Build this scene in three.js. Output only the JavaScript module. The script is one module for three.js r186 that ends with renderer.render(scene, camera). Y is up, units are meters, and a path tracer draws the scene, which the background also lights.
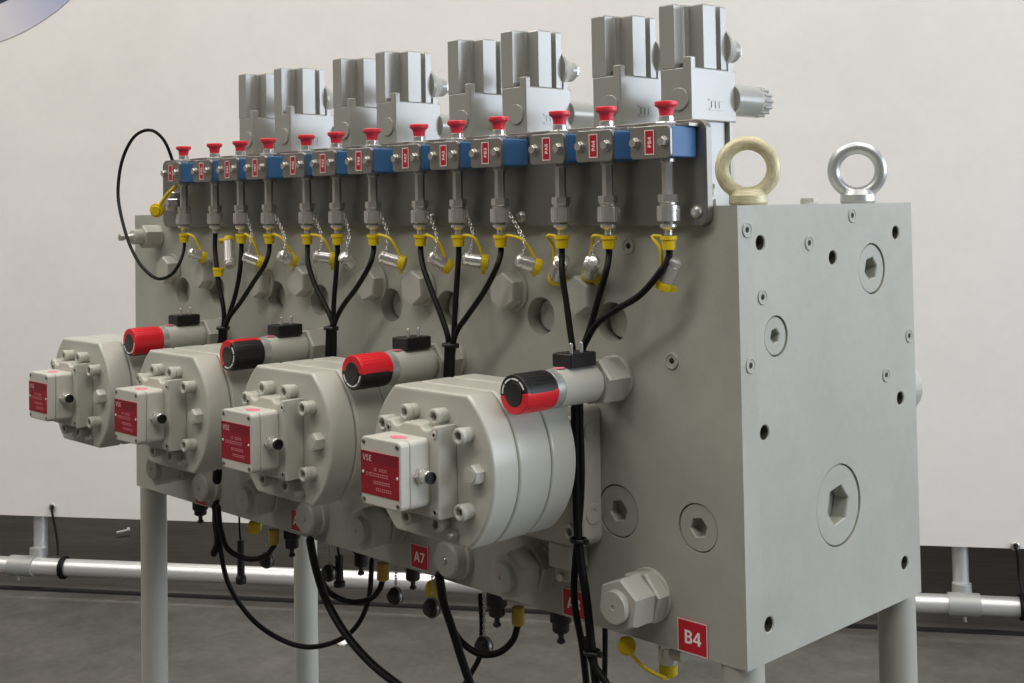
import * as THREE from 'three';
import { mergeGeometries } from 'three/addons/utils/BufferGeometryUtils.js';
import { RoundedBoxGeometry } from 'three/addons/geometries/RoundedBoxGeometry.js';
import { RectAreaLightUniformsLib } from 'three/addons/lights/RectAreaLightUniformsLib.js';

// ------------------------------------------------------------------ camera, light, exposure
const scene = new THREE.Scene();
const FOCAL = 1249.78, PPY = 168.33, YAW = 0.7994, PITCH = 0.0326, ROLL = -0.0165;
const BT = 1.2;                                   // height of the manifold's top face above the floor
const camera = new THREE.PerspectiveCamera(45, 1024 / 683, 0.05, 60);
{
  const full = 2 * (683 - PPY), fullW = full * 1024 / 683;
  camera.fov = 2 * Math.atan(full / 2 / FOCAL) * 180 / Math.PI;
  camera.setViewOffset(fullW, full, (fullW - 1024) / 2, full - 683, 1024, 683);
  camera.position.set(0.8029, BT, 1.1206);
  camera.rotation.set(PITCH, YAW, ROLL, 'YXZ');
  camera.updateProjectionMatrix(); camera.updateMatrixWorld();
}
const renderer = new THREE.WebGLRenderer({ antialias: true });
renderer.toneMapping = THREE.LinearToneMapping;
renderer.toneMappingExposure = 1.0;
renderer.shadowMap.enabled = true;
scene.background = new THREE.Color(0x20242a);
RectAreaLightUniformsLib.init();

// the hall runs along the tarpaulin wall: u along it, n out of it towards the camera
const HALL = new THREE.Group();                   // only a frame for turning (u, y, n) into world places
HALL.position.set(-1.939, 0, -1.465); HALL.rotation.y = Math.atan2(0.572, 0.82); HALL.updateMatrixWorld();
const hall = (u, y, n) => new THREE.Vector3(u, y, n).applyMatrix4(HALL.matrixWorld);
const CEIL = 4.4;
const GATE = { u: 6.4, n: 2.95, w: 5.7, h: 2.0, y: 1.05 };  // daylight gate in the end wall
const LAMPS = [];
for (const u of [-3.9, -1.0, 1.9]) for (const n of [1.7, 4.3]) LAMPS.push([u, n]);
function area(color, intensity, w, h, from, to) {
  const l = new THREE.RectAreaLight(color, intensity, w, h);
  l.position.copy(from); l.lookAt(to); l.castShadow = true; scene.add(l); return l;
}
area(0xe2ecfb, 6.2, GATE.w, GATE.h, hall(GATE.u - 0.06, GATE.y + GATE.h / 2, GATE.n), hall(0, GATE.y + GATE.h / 2, GATE.n));
for (const [u, n] of LAMPS) area(0xfffaf4, 6.7, 2.4, 0.9, hall(u, CEIL - 0.16, n), hall(u, 0, n + 0.0001));

// ------------------------------------------------------------------ helpers
let seed = 7;
const rnd = () => { seed = (seed * 1664525 + 1013904223) >>> 0; return seed / 4294967296; };
const V = (x, y, z) => new THREE.Vector3(x, y, z);
const camRot = new THREE.Matrix4().makeRotationFromEuler(camera.rotation);
const rayDir = (px, py) => V((px - 512) / FOCAL, -(py - PPY) / FOCAL, -1).applyMatrix4(camRot);
function P(px, py, z = 0) {                       // photo pixel -> point on the plane z metres in front of the manifold's face
  const d = rayDir(px, py); return camera.position.clone().addScaledVector(d, (z - camera.position.z) / d.z);
}
function PY(px, py, y) { const d = rayDir(px, py); return camera.position.clone().addScaledVector(d, (y - camera.position.y) / d.y); }
const nHall = V(0.572, 0, 0.82).normalize();
function PW(px, py, n = 0) {                      // photo pixel -> (u, y) on the tarpaulin plane
  const d = rayDir(px, py), o = hall(0, 0, n);
  const p = camera.position.clone().addScaledVector(d, o.sub(camera.position).dot(nHall) / d.dot(nHall));
  return HALL.worldToLocal(p);
}
const used = new Map();
function numbered(name) {
  const k = used.get(name) || 0; used.set(name, k + 1);
  return k ? name + '_' + String(k).padStart(3, '0') : name;
}
function mesh(name, geo, mat, parent) {
  const m = new THREE.Mesh(geo, mat); m.name = name; m.castShadow = m.receiveShadow = true;
  if (parent) parent.add(m);
  return m;
}
function tag(o, label, category, group, kind) {
  o.userData.label = label; o.userData.category = category;
  if (group) o.userData.group = group;
  if (kind) o.userData.kind = kind;
  return o;
}
function thing(name, label, category, pos = V(0, 0, 0), group) {
  const g = new THREE.Group(); g.name = numbered(name); g.position.copy(pos); scene.add(g);
  return tag(g, label, category, group);
}
function solo(name, geo, mat, label, category, pos, group) {
  const m = mesh(numbered(name), geo, mat, scene); if (pos) m.position.copy(pos);
  return tag(m, label, category, group);
}
function struct(name, geo, mat, label, category) {
  const m = mesh(name, geo, mat, scene); return tag(m, label, category, null, 'structure');
}
function put(g, x = 0, y = 0, z = 0) { return g.translate(x, y, z); }
function clean(g) { const a = g.index ? g.toNonIndexed() : g; for (const k of Object.keys(a.attributes)) if (!['position', 'normal', 'uv'].includes(k)) a.deleteAttribute(k); return a; }
const merge = (...gs) => mergeGeometries(gs.flat().map(clean), false);
// lathe about +z from [radius, z] pairs, with hard edges
function turn(pairs, seg = 28) {
  const pts = [];
  for (const [r, z] of pairs) pts.push(new THREE.Vector2(r, z));
  const gs = [];
  for (let i = 0; i + 1 < pts.length; i++) gs.push(new THREE.LatheGeometry([pts[i], pts[i + 1]], seg));
  return merge(gs).rotateX(Math.PI / 2);
}
// cylinder along +z with chamfered front rim
function rod(r, z0, z1, ch = 0.001, seg = 28) { return turn([[0.0001, z0], [r, z0], [r, z1 - ch], [r - ch, z1], [0.0001, z1]], seg); }
function polyShape(pts) { const s = new THREE.Shape(); pts.forEach(([x, y], i) => i ? s.lineTo(x, y) : s.moveTo(x, y)); s.closePath(); return s; }
function ngon(n, r, rot = 0) { const a = []; for (let i = 0; i < n; i++) a.push([r * Math.cos(rot + i * 2 * Math.PI / n), r * Math.sin(rot + i * 2 * Math.PI / n)]); return a; }
const hole = (pts) => { const p = new THREE.Path(); pts.forEach(([x, y], i) => i ? p.lineTo(x, y) : p.moveTo(x, y)); p.closePath(); return p; };
function ext(shape, z0, z1, bev = 0, seg = 1, curve = 24) {
  const b = Math.min(bev, (z1 - z0) / 2.01);
  const g = new THREE.ExtrudeGeometry(shape, { depth: z1 - z0 - 2 * b, bevelEnabled: b > 0, bevelThickness: b, bevelSize: b, bevelOffset: -b, bevelSegments: seg, curveSegments: curve });
  return g.translate(0, 0, z0 + b);
}
function rrect(w, h, r) {
  const s = new THREE.Shape(), x = w / 2, y = h / 2;
  s.moveTo(-x + r, -y); s.lineTo(x - r, -y); s.absarc(x - r, -y + r, r, -Math.PI / 2, 0); s.lineTo(x, y - r); s.absarc(x - r, y - r, r, 0, Math.PI / 2);
  s.lineTo(-x + r, y); s.absarc(-x + r, y - r, r, Math.PI / 2, Math.PI); s.lineTo(-x, -y + r); s.absarc(-x + r, -y + r, r, Math.PI, Math.PI * 1.5);
  return s;
}
const box = (x0, x1, y0, y1, z0, z1) => new THREE.BoxGeometry(x1 - x0, y1 - y0, z1 - z0).translate((x0 + x1) / 2, (y0 + y1) / 2, (z0 + z1) / 2);
const rbox = (x0, x1, y0, y1, z0, z1, r = 0.003) => new RoundedBoxGeometry(x1 - x0, y1 - y0, z1 - z0, 2, r).translate((x0 + x1) / 2, (y0 + y1) / 2, (z0 + z1) / 2);
// hexagon bar along z: flats across = af, rotated by rot, with conical chamfer at the front
function hex(af, z0, z1, rot = Math.PI / 6, ch = 0.0025) {
  const R = af / Math.sqrt(3), parts = [ext(polyShape(ngon(6, R, rot)), z0, z1 - ch)];
  const top = polyShape(ngon(6, R, rot)), pos = [], a = ngon(6, R, rot), b = ngon(6, R * 0.93, rot);
  for (let i = 0; i < 6; i++) {
    const j = (i + 1) % 6, q = [a[i], a[j], b[j], b[i]].map(([x, y], k) => [x, y, k < 2 ? z1 - ch : z1]);
    pos.push(...q[0], ...q[1], ...q[2], ...q[0], ...q[2], ...q[3], b[i][0], b[i][1], z1, b[j][0], b[j][1], z1, 0, 0, z1);
  }
  const g = new THREE.BufferGeometry(); g.setAttribute('position', new THREE.Float32BufferAttribute(pos, 3));
  g.setAttribute('uv', new THREE.Float32BufferAttribute(new Array(pos.length / 3 * 2).fill(0), 2)); g.computeVertexNormals();
  return merge(parts, g);
}
// disc of radius r with a hexagon socket (across corners 2*s) sunk to depth d
function socketDisc(r, s, z0, z1, d, bev = 0.0008, rot = 0.2) {
  const sh = new THREE.Shape(); sh.absarc(0, 0, r, 0, Math.PI * 2);
  sh.holes.push(hole(ngon(6, s, rot)));
  return merge(ext(sh, z1 - d, z1, bev, 1, 32), rod(r - 0.0005, z0, z1 - d, 0.0001, 28));
}
function tube(pts, r, seg = 48, rad = 10) {
  return new THREE.TubeGeometry(new THREE.CatmullRomCurve3(pts, false, 'centripetal'), seg, r, rad, false);
}
function capEnds(pts, r) { return [0, pts.length - 1].map((i) => new THREE.SphereGeometry(r, 8, 6).translate(pts[i].x, pts[i].y, pts[i].z)); }

// ------------------------------------------------------------------ textures and materials
function noiseTex(size, base, amp, coarse, rep, seedv, srgb = true) {   // layered value noise, tileable
  let s = seedv; const R = () => { s = (s * 1664525 + 1013904223) >>> 0; return s / 4294967296; };
  const grid = (n) => { const a = new Float32Array(n * n).map(() => R()); return (x, y) => { const fx = x * n, fy = y * n, i = Math.floor(fx), j = Math.floor(fy), u = fx - i, v = fy - j, q = (p) => a[((j + (p >> 1)) % n) * n + (i + (p & 1)) % n]; const su = u * u * (3 - 2 * u), sv = v * v * (3 - 2 * v); return (q(0) * (1 - su) + q(1) * su) * (1 - sv) + (q(2) * (1 - su) + q(3) * su) * sv; }; };
  const a = grid(coarse), b = grid(coarse * 4), c = grid(coarse * 16);
  const d = new Uint8Array(size * size * 4);
  for (let y = 0; y < size; y++) for (let x = 0; x < size; x++) {
    const X = x / size, Y = y / size, n = (a(X, Y) - .5) * 1.0 + (b(X, Y) - .5) * .7 + (c(X, Y) - .5) * .5 + (R() - .5) * .5;
    for (let k = 0; k < 3; k++) d[(y * size + x) * 4 + k] = Math.max(0, Math.min(255, base[k] + n * amp));
    d[(y * size + x) * 4 + 3] = 255;
  }
  const t = new THREE.DataTexture(d, size, size); t.wrapS = t.wrapT = THREE.RepeatWrapping; t.magFilter = THREE.LinearFilter; t.repeat.set(rep, rep);
  if (srgb) t.colorSpace = THREE.SRGBColorSpace; t.needsUpdate = true; return t;
}
const std = (o) => new THREE.MeshStandardMaterial(o);
const grainBump = noiseTex(256, [128, 128, 128], 60, 8, 6, 21, false);
const paintTex = noiseTex(512, [168, 169, 159], 8, 5, 1.2, 11);
const M = {
  block: std({ map: paintTex, roughness: 0.5, bumpMap: grainBump, bumpScale: 0.0002 }),
  paint: std({ color: 0xb1b1a8, roughness: 0.42 }),
  valve: std({ color: 0xbabab0, roughness: 0.28 }),
  cast: new THREE.MeshPhysicalMaterial({ color: 0x979892, roughness: 0.28, clearcoat: 0.75, clearcoatRoughness: 0.2 }),
  cream: std({ color: 0xc9c6b8, roughness: 0.4 }),
  boxpaint: std({ color: 0xc4c3b9, roughness: 0.3 }),
  dark: std({ color: 0x0c0c0d, roughness: 0.75 }),
  socket: std({ color: 0x55524a, roughness: 0.6 }),
  chrome: std({ color: 0xdcdbd7, roughness: 0.24, metalness: 0.7 }),
  steel: std({ color: 0xc0beb7, roughness: 0.34, metalness: 0.75 }),
  satin: std({ color: 0x999791, roughness: 0.45, metalness: 0.9 }),
  zinc: std({ color: 0xc9cccd, roughness: 0.34, metalness: 0.7 }),
  brass: std({ map: noiseTex(128, [203, 195, 160], 40, 5, 2, 55), roughness: 0.45, metalness: 0.15 }),
  blue: std({ color: 0x3a6896, roughness: 0.5 }),
  red: std({ color: 0xd8202c, roughness: 0.32 }),
  redcap: std({ color: 0xe43343, roughness: 0.4 }),
  black: std({ color: 0x141416, roughness: 0.42 }),
  rubber: new THREE.MeshPhysicalMaterial({ color: 0x0b0b0c, roughness: 0.5, specularIntensity: 0.45 }),
  brownyellow: std({ color: 0xb08f2c, roughness: 0.55 }),  // darker, browner yellow for the hose ends below the manifold
  gunmetal: std({ color: 0x3a3a3b, roughness: 0.45, metalness: 0.6 }),
  yellow: std({ color: 0xe3c612, roughness: 0.45 }),
  white: std({ color: 0xe9e9e6, roughness: 0.5 }),
  pink: std({ color: 0xd9758a, roughness: 0.6 }),
  plate: std({ color: 0x87867f, roughness: 0.42, metalness: 0.75, bumpMap: grainBump, bumpScale: 0.0002 }),
  leg: std({ color: 0xababa2, roughness: 0.3 }),
  galvdull: std({ color: 0xa8aaa8, roughness: 0.5, metalness: 0.4 }),
  galv: std({ color: 0xd6d7d6, roughness: 0.38, metalness: 0.6 }),
};
function canvasTex(w, h, draw) {
  const c = document.createElement('canvas'); c.width = w; c.height = h; const g = c.getContext('2d'); draw(g, w, h);
  const t = new THREE.CanvasTexture(c); t.colorSpace = THREE.SRGBColorSpace; t.magFilter = THREE.LinearFilter; return t;
}
const printed = (w, h, draw, rough = 0.45) => std({ map: canvasTex(w, h, draw), roughness: rough });
// flat printed plate facing +z, its print on the front only
function printPlate(name, w, h, t, mat, edge, parent) {
  const m = mesh(name, new THREE.BoxGeometry(w, h, t).translate(0, 0, t / 2), [edge, edge, edge, edge, mat, edge], parent); return m;
}

// ------------------------------------------------------------------ the hall
function hallBox(name, u0, u1, y0, y1, n0, n1, mat, label, category) {
  const m = struct(name, new THREE.BoxGeometry(u1 - u0, y1 - y0, n1 - n0), mat, label, category);
  m.position.copy(hall((u0 + u1) / 2, (y0 + y1) / 2, (n0 + n1) / 2)); m.rotation.y = HALL.rotation.y; return m;
}
const floorTex = noiseTex(1024, [86, 84, 79], 19, 6, 1, 31); floorTex.repeat.set(9, 6);
const floorMat = std({ map: floorTex, roughness: 0.75, bumpMap: grainBump, bumpScale: 0.001 });
hallBox('floor', -7, 7, -0.2, 0, -0.02, 9, floorMat, 'grey concrete floor of the hall', 'floor');
const outMat = std({ map: noiseTex(512, [70, 68, 65], 14, 8, 5, 37), roughness: 0.9 });
hallBox('floor_outer', -7, 7, -0.2, -0.01, -2.6, -0.02, outMat, 'dark ground beyond the tarpaulin wall', 'ground');
const tarpTex = noiseTex(1024, [226, 224, 220], 5, 6, 1, 41); tarpTex.repeat.set(6, 2);
const tarpMat = std({ map: tarpTex, roughness: 0.6 });
const WB = 0.238;                                  // lower hem of the tarpaulin above the floor
hallBox('wall_back', -7, 7, WB, CEIL, -0.012, 0, tarpMat, 'white tarpaulin wall with a loose lower hem', 'wall');
hallBox('trim_1', -7, 7, 0, 0.006, -0.02, 0.004, std({ color: 0x1c1b1a, roughness: 0.9 }), 'thin black strip drawing the dark line along the floor edge under the pipe', 'trim');  // thin black strip laid to draw the dark line at the slab edge
const shell = std({ color: 0x9a9894, roughness: 0.8 });
const dusk = std({ color: 0x3c3a38, roughness: 0.9 });
hallBox('wall_outer', -7, 7, -0.01, CEIL, -2.7, -2.6, dusk, 'dark partition behind the tarpaulin wall', 'wall');
hallBox('wall_left', -7.1, -7, -0.2, CEIL, -2.7, 9, shell, 'plain end wall of the hall', 'wall');
const darkwall = std({ color: 0x67645f, roughness: 0.85 });
hallBox('wall_front', -7, 7, -0.2, CEIL, 9, 9.1, darkwall, 'drab front wall of the hall', 'wall');
hallBox('ceiling', -7.1, 7.1, CEIL, CEIL + 0.1, -2.7, 9.1, shell, 'pale hall ceiling', 'ceiling');
{ // end wall with the daylight gate
  const y0 = GATE.y, y1 = y0 + GATE.h, n0 = GATE.n - GATE.w / 2, n1 = GATE.n + GATE.w / 2, u = GATE.u;
  hallBox('wall_right', u, u + 0.1, y1, CEIL, -2.7, 9, shell, 'end wall above the daylight window', 'wall');
  hallBox('wall_right_lower', u, u + 0.1, -0.2, y0, -2.7, 9, shell, 'end wall below the daylight window', 'wall');
  hallBox('wall_right_rear', u, u + 0.1, y0, y1, -2.7, n0, shell, 'end wall between window and tarpaulin', 'wall');
  hallBox('wall_right_front', u, u + 0.1, y0, y1, n1, 9, shell, 'end wall between window and front wall', 'wall');
  const gl = std({ color: 0xffffff, emissive: 0xe2ecfb, emissiveIntensity: 1.6, roughness: 0.6 });
  hallBox('window_1', u + 0.02, u + 0.06, y0, y1, n0, n1, gl, 'large translucent daylight window in the end wall', 'window');
}
LAMPS.forEach(([u, n], i) => {
  const where = ['over the far end of the hall', 'over the machine', 'beside the gate'][Math.floor(i / 2)] + (i % 2 ? ' away from the tarpaulin' : ' next to the tarpaulin');
  const t = thing('ceiling_light', 'long white ceiling light panel ' + where, 'light', hall(u, CEIL, n), 'ceiling light panels');
  t.rotation.y = HALL.rotation.y;
  mesh('housing', box(-1.25, 1.25, -0.1, 0, -0.5, 0.5), M.white, t);
  mesh('diffuser', box(-1.2, 1.2, -0.13, -0.1, -0.45, 0.45), std({ color: 0xffffff, emissive: 0xfff3e2, emissiveIntensity: 1.5 }), t);
});
{  // unseen panel, added to brighten the ground behind the tarpaulin
  const t = thing('ceiling_light', 'small added light panel that brightens the ground behind the tarpaulin', 'light', hall(-1.4, CEIL, -1.5), 'ceiling light panels');
  t.rotation.y = HALL.rotation.y;
  mesh('housing', box(-.65, .65, -0.1, 0, -0.25, 0.25), M.white, t);
  mesh('diffuser', box(-.6, .6, -0.13, -0.1, -0.2, 0.2), std({ color: 0xffffff, emissive: 0xfff3e2, emissiveIntensity: 1 }), t);
  area(0xfff8ee, 60, 1.2, 0.4, hall(-1.4, CEIL - 0.16, -1.5), hall(-1.4, 0, -1.4999));
}
// printed emblem on the tarpaulin (only its lower rim reaches into the picture)
{
  const a = PW(0, 42), b = PW(70, 0), m = PW(38, 24);
  // circle through the three points
  const D = 2 * (a.x * (b.y - m.y) + b.x * (m.y - a.y) + m.x * (a.y - b.y));
  const sq = (p) => p.x * p.x + p.y * p.y;
  const cu = (sq(a) * (b.y - m.y) + sq(b) * (m.y - a.y) + sq(m) * (a.y - b.y)) / D, cy = (sq(a) * (m.x - b.x) + sq(b) * (a.x - m.x) + sq(m) * (b.x - a.x)) / D;
  const R = Math.hypot(a.x - cu, a.y - cy);
  const tex = canvasTex(1024, 1024, (g, w) => {
    const gr = g.createLinearGradient(w * .25, w * .9, w * .75, w * .6);
    gr.addColorStop(0, '#c9c9cc'); gr.addColorStop(.35, '#c3c3cf'); gr.addColorStop(.55, '#cfcdd2'); gr.addColorStop(.8, '#a9acc9'); gr.addColorStop(1, '#8f9cc4');
    g.fillStyle = gr; g.fillRect(0, 0, w, w);
    g.fillStyle = '#27303f'; g.beginPath(); g.arc(w * .5, w * .5, w * .5 * (1 - 0.119 / R), 0, 7); g.fill();
  });
  const o = solo('printed_emblem', new THREE.CylinderGeometry(R, R, 0.002, 96).rotateY(Math.PI / 2).rotateX(Math.PI / 2), std({ map: tex, roughness: 0.6 }), 'round lavender and dark emblem printed on the white tarpaulin', 'emblem', hall(cu, cy, 0.001));
  o.rotation.y = HALL.rotation.y;
}
// ground pipe, its tees, posts and the ties of the tarpaulin
const pipeY = (0.078), pipeR = 0.0272;
{
  const p = solo('ground_pipe', new THREE.CylinderGeometry(pipeR, pipeR, 13.2, 32).rotateZ(Math.PI / 2), M.galv, 'bright galvanised pipe running along the foot of the tarpaulin wall', 'pipe', hall(0, pipeY, 0.0));
  p.rotation.y = HALL.rotation.y;
  const posts = [[33, 'beside the loose white bolt'], [963, 'behind the manifold end plate']];
  for (const [px, where] of posts) {
    const u = PW(px, 570).x;
    const t = thing('post_clamp', 'galvanised tee clamp with upright post on the ground pipe ' + where, 'clamp', hall(u, 0, 0), 'tee clamps of the ground pipe');
    t.rotation.y = HALL.rotation.y;
    const up = mesh('post', new THREE.CylinderGeometry(0.022, 0.022, 2.2, 24).translate(0, 1.2, -0.045), M.galv, t);
    mesh('collar', new THREE.CylinderGeometry(0.0325, 0.0325, 0.085, 28).rotateZ(Math.PI / 2).translate(px < 500 ? -0.035 : 0, pipeY, 0), M.galvdull, t);
    mesh('socket', new THREE.CylinderGeometry(0.026, 0.028, 0.035, 24).translate(0, 0.112, -0.03), M.galvdull, t);
    mesh('set_screw', new THREE.CylinderGeometry(0.006, 0.006, 0.014, 6).translate(px < 500 ? -0.045 : 0, pipeY - 0.036, 0.01), M.steel, t);
  }
  for (const [px, py, where] of [[53, 507, 'next to the loose white bolt'], [1015, 546, 'next to the manifold end plate']]) {
    const w = PW(px, py), t = thing('tarpaulin_tie', 'black cord tying a tarpaulin eyelet to the ground pipe ' + where, 'cord', hall(w.x, 0, 0), 'tarpaulin ties');
    t.rotation.y = HALL.rotation.y;
    mesh('eyelet', new THREE.TorusGeometry(0.009, 0.004, 8, 20).translate(0, w.y, 0.003), M.steel, t);
    const dx = px < 500 ? 0.035 : 0.01;
    const pts = [V(0, w.y, -0.008), V(0, w.y, 0.008), V(0.004, w.y - 0.02, 0.01), V(dx * .6, 0.17, 0.012), V(dx, 0.125, 0.03)];
    mesh('cord', tube(pts, 0.004, 24, 8), M.rubber, t);
    mesh('loop', merge(new THREE.TorusGeometry(pipeR + 0.004, 0.005, 8, 28).rotateY(Math.PI / 2).translate(dx, pipeY, 0), new THREE.TorusGeometry(pipeR + 0.004, 0.005, 8, 28).rotateY(Math.PI / 2 + .1).translate(dx + .007, pipeY, 0)), M.rubber, t);
  }
  // litter
  const b = PW(122, 532, -0.35), lt = thing('loose_bolt', 'small pale bolt lying on the dark ground under the tarpaulin', 'bolt', PY(122, 534, 0.0));
  mesh('shank', new THREE.CylinderGeometry(0.006, 0.006, 0.04, 12).rotateZ(Math.PI / 2).rotateZ(.1).translate(0, 0.0085, 0), M.white, lt);
  mesh('head', new THREE.CylinderGeometry(0.011, 0.011, 0.009, 6).rotateZ(Math.PI / 2).rotateZ(.1).translate(0.024, 0.011, 0), M.white, lt);
  lt.rotation.y = 1.25;
  const sc = PY(341, 644, 0.0);
  const g = new THREE.IcosahedronGeometry(0.014, 1); { const a = g.attributes.position; for (let i = 0; i < a.count; i++) { const k = 0.75 + 0.5 * Math.abs(Math.sin(a.getX(i) * 521 + a.getY(i) * 311 + a.getZ(i) * 177)); a.setXYZ(i, a.getX(i) * 1.5 * k, Math.max(-0.006, a.getY(i) * .7 * k), a.getZ(i) * k); } g.computeVertexNormals(); }
  solo('paper_scrap', g.translate(0, 0.006, 0), M.white, 'crumpled white paper scrap on the concrete floor', 'scrap', sc);
}

// ------------------------------------------------------------------ manifold block
const W = 1.3604, H = 0.5, D = 0.3806;
const F = (x, y, z = 0) => V(x, BT + y, z);
const holesFront = [[612, 322], [541, 316], [448, 308], [391.5, 305], [319.7, 300], [276.6, 296], [217, 290], [183, 291]].map(([a, b]) => P(a, b));
const plugsFront = [[618, 511, 0.030], [698, 528, 0.0262]].map(([a, b, r]) => { const p = P(a, b); return [p.x, p.y, r]; });
const plugsSide = [[-0.190, -0.356, 0.047, .0235], [-0.279, -0.081, 0.0302, .0145], [-0.068, -0.147, 0.0217, .0085]];  // z, y, r, socket
const holesSide = [[-0.042, -0.042], [-0.19, -0.064], [-0.34, -0.038], [-0.042, -0.251], [-0.341, -0.248], [-0.042, -0.46], [-0.341, -0.455]];
const screwsSide = [[-0.0165, -0.027], [-0.139, -0.045], [-0.235, -0.0145], [-0.043, -0.102], [-0.0175, -0.175], [-0.306, -0.215], [-0.366, -0.171]];
const block = thing('manifold_block', 'long grey painted hydraulic manifold block standing on pipe legs', 'manifold', F(-W / 2, -H, -D / 2));
block.position.set(0, 0, 0);
{
  const FT = 0.03, ST = 0.03;
  const fs = polyShape([[-W, BT - H], [0, BT - H], [0, BT], [-W, BT]]);
  for (const p of holesFront) { const h = new THREE.Path(); h.absarc(p.x, p.y, 0.0238, 0, Math.PI * 2); fs.holes.push(h); }
  for (const [x, y, r] of plugsFront) { const h = new THREE.Path(); h.absarc(x, y, r + 0.0012, 0, Math.PI * 2); fs.holes.push(h); }
  const front = new THREE.ExtrudeGeometry(fs, { depth: FT, bevelEnabled: false, curveSegments: 36 }).translate(0, 0, -FT);
  // side slab built in (-z, y), turned so that its outside faces +x
  const ss = polyShape([[FT, BT - H], [D, BT - H], [D, BT], [FT, BT]]);
  for (const [z, y, r] of plugsSide) { const h = new THREE.Path(); h.absarc(-z, BT + y, r + 0.0015, 0, Math.PI * 2); ss.holes.push(h); }
  for (const [z, y] of holesSide) { const h = new THREE.Path(); h.absarc(-z, BT + y, 0.0093, 0, Math.PI * 2); ss.holes.push(h); }
  const side = new THREE.ExtrudeGeometry(ss, { depth: ST, bevelEnabled: false, curveSegments: 36 }).rotateY(Math.PI / 2).translate(-ST, 0, 0);
  const core = box(-W, -ST, BT - H, BT, -D, -FT);
  mesh('body', merge(front, side, core), M.block, block);
  // floor of the counterbores sits a bit forward: a screw head fills each
  for (const p of holesFront) { const s = mesh('counterbored_screw', rod(0.0205, 0, 0.012, 0.0015), M.block, block); s.position.set(p.x, p.y, -FT); }
  for (const [x, y, r] of plugsFront) {
    const s = mesh('screw_plug', socketDisc(r, r * .44, 0, 0.0288, 0.014, 0.0008), M.block, block); s.position.set(x, y, -FT);
  }
  for (const [z, y] of holesSide) { const s = mesh('threaded_bore', turn([[0.0094, 0], [0.0082, -0.0014]], 24), M.block, block); s.position.set(0, BT + y, z); s.rotation.y = Math.PI / 2; mesh('thread', turn([[0.0082, -0.0014], [0.008, -0.0295], [0.0001, -0.0295]], 24), M.socket, s); }
  for (const [z, y, r, so] of plugsSide) {
    const s = mesh('screw_plug', socketDisc(r, so, 0, 0.0287, 0.02, 0.0012), M.block, block); s.position.set(-ST, BT + y, z); s.rotation.y = Math.PI / 2;
  }
  for (const [z, y] of screwsSide) {
    const s = mesh('plug_screw', merge(turn([[0.0002, 0], [0.0088, 0], [0.0088, 0.0008], [0.0082, 0.0014], [0.0072, 0.0014], [0.0068, 0.0009], [0.0036, 0.0009]]), turn([[0.0036, 0.0009], [0.0034, 0.0002], [0.0002, 0.0002]])), M.block, block);
    s.position.set(0, BT + y, z); s.rotation.y = Math.PI / 2;
    mesh('socket', rod(0.0034, 0.0001, 0.0004, 0.0001, 6), M.dark, s);
  }
  for (const [a, b] of [[672, 361], [628.6, 246], [158, 237]]) {
    const p = P(a, b); const s = mesh('plug_screw', turn([[0.0002, 0], [0.0095, 0], [0.0095, 0.001], [0.0088, 0.0018], [0.0075, 0.0018], [0.0072, 0.001], [0.0038, 0.001], [0.0036, 0.0003], [0.0002, 0.0003]]), M.block, block);
    s.position.copy(p); mesh('socket', rod(0.0035, 0.0002, 0.0006, 0.0001, 6), M.dark, s);
  }
}
// port labels
function portLabel(text, px, py, w, h, where) {
  const m = printed(256, Math.round(256 * h / w), (g, cw, ch) => {
    g.fillStyle = '#d9d6d2'; g.fillRect(0, 0, cw, ch); g.fillStyle = '#c2172f'; g.fillRect(9, 9, cw - 18, ch - 18);
    g.fillStyle = '#f3efec'; g.font = 'bold ' + Math.round(ch * .56) + 'px sans-serif'; g.textAlign = 'center'; g.textBaseline = 'middle'; g.fillText(text, cw / 2, ch / 2 + 3);
  });
  const p = P(px, py, 0.0);
  const o = printPlate(numbered('port_label'), w, h, 0.0012, m, M.red, scene);
  o.position.copy(p); tag(o, 'red port label reading ' + text + ' ' + where, 'label', 'port labels');
}
portLabel('B4', 693, 637.5, 0.042, 0.0375, 'at the lower end corner of the manifold');
portLabel('A8', 574.5, 603.5, 0.038, 0.034, 'behind the hanging black hose bundle');
portLabel('A7', 420, 557, 0.038, 0.034, 'below the second large valve');
portLabel('A6', 298, 521, 0.036, 0.033, 'half hidden by a round port stub');
portLabel('A5', 201, 496, 0.036, 0.030, 'behind the outermost round port stub');

// legs
for (const [x, z, where] of [[-.024, -.025, 'under the B4 corner of the manifold'], [-.022, -.3565, 'under the end plate with the big screw plug'], [-W + .0225, -.022, 'below the valve end, next to the white bolt'], [-W + .025, -.3555, 'behind the hanging hose loops']]) {
  const t = thing('support_leg', 'round grey pipe leg ' + where, 'leg', V(x, 0, z), 'pipe legs of the manifold');
  mesh('pipe', new THREE.CylinderGeometry(0.0238, 0.0238, BT - H - 0.0005, 32).translate(0, (BT - H) / 2, 0), M.leg, t);
  mesh('foot_plate', rbox(-.06, .06, 0.0, .012, -.06, .06, .002), M.leg, t);
}

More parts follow.
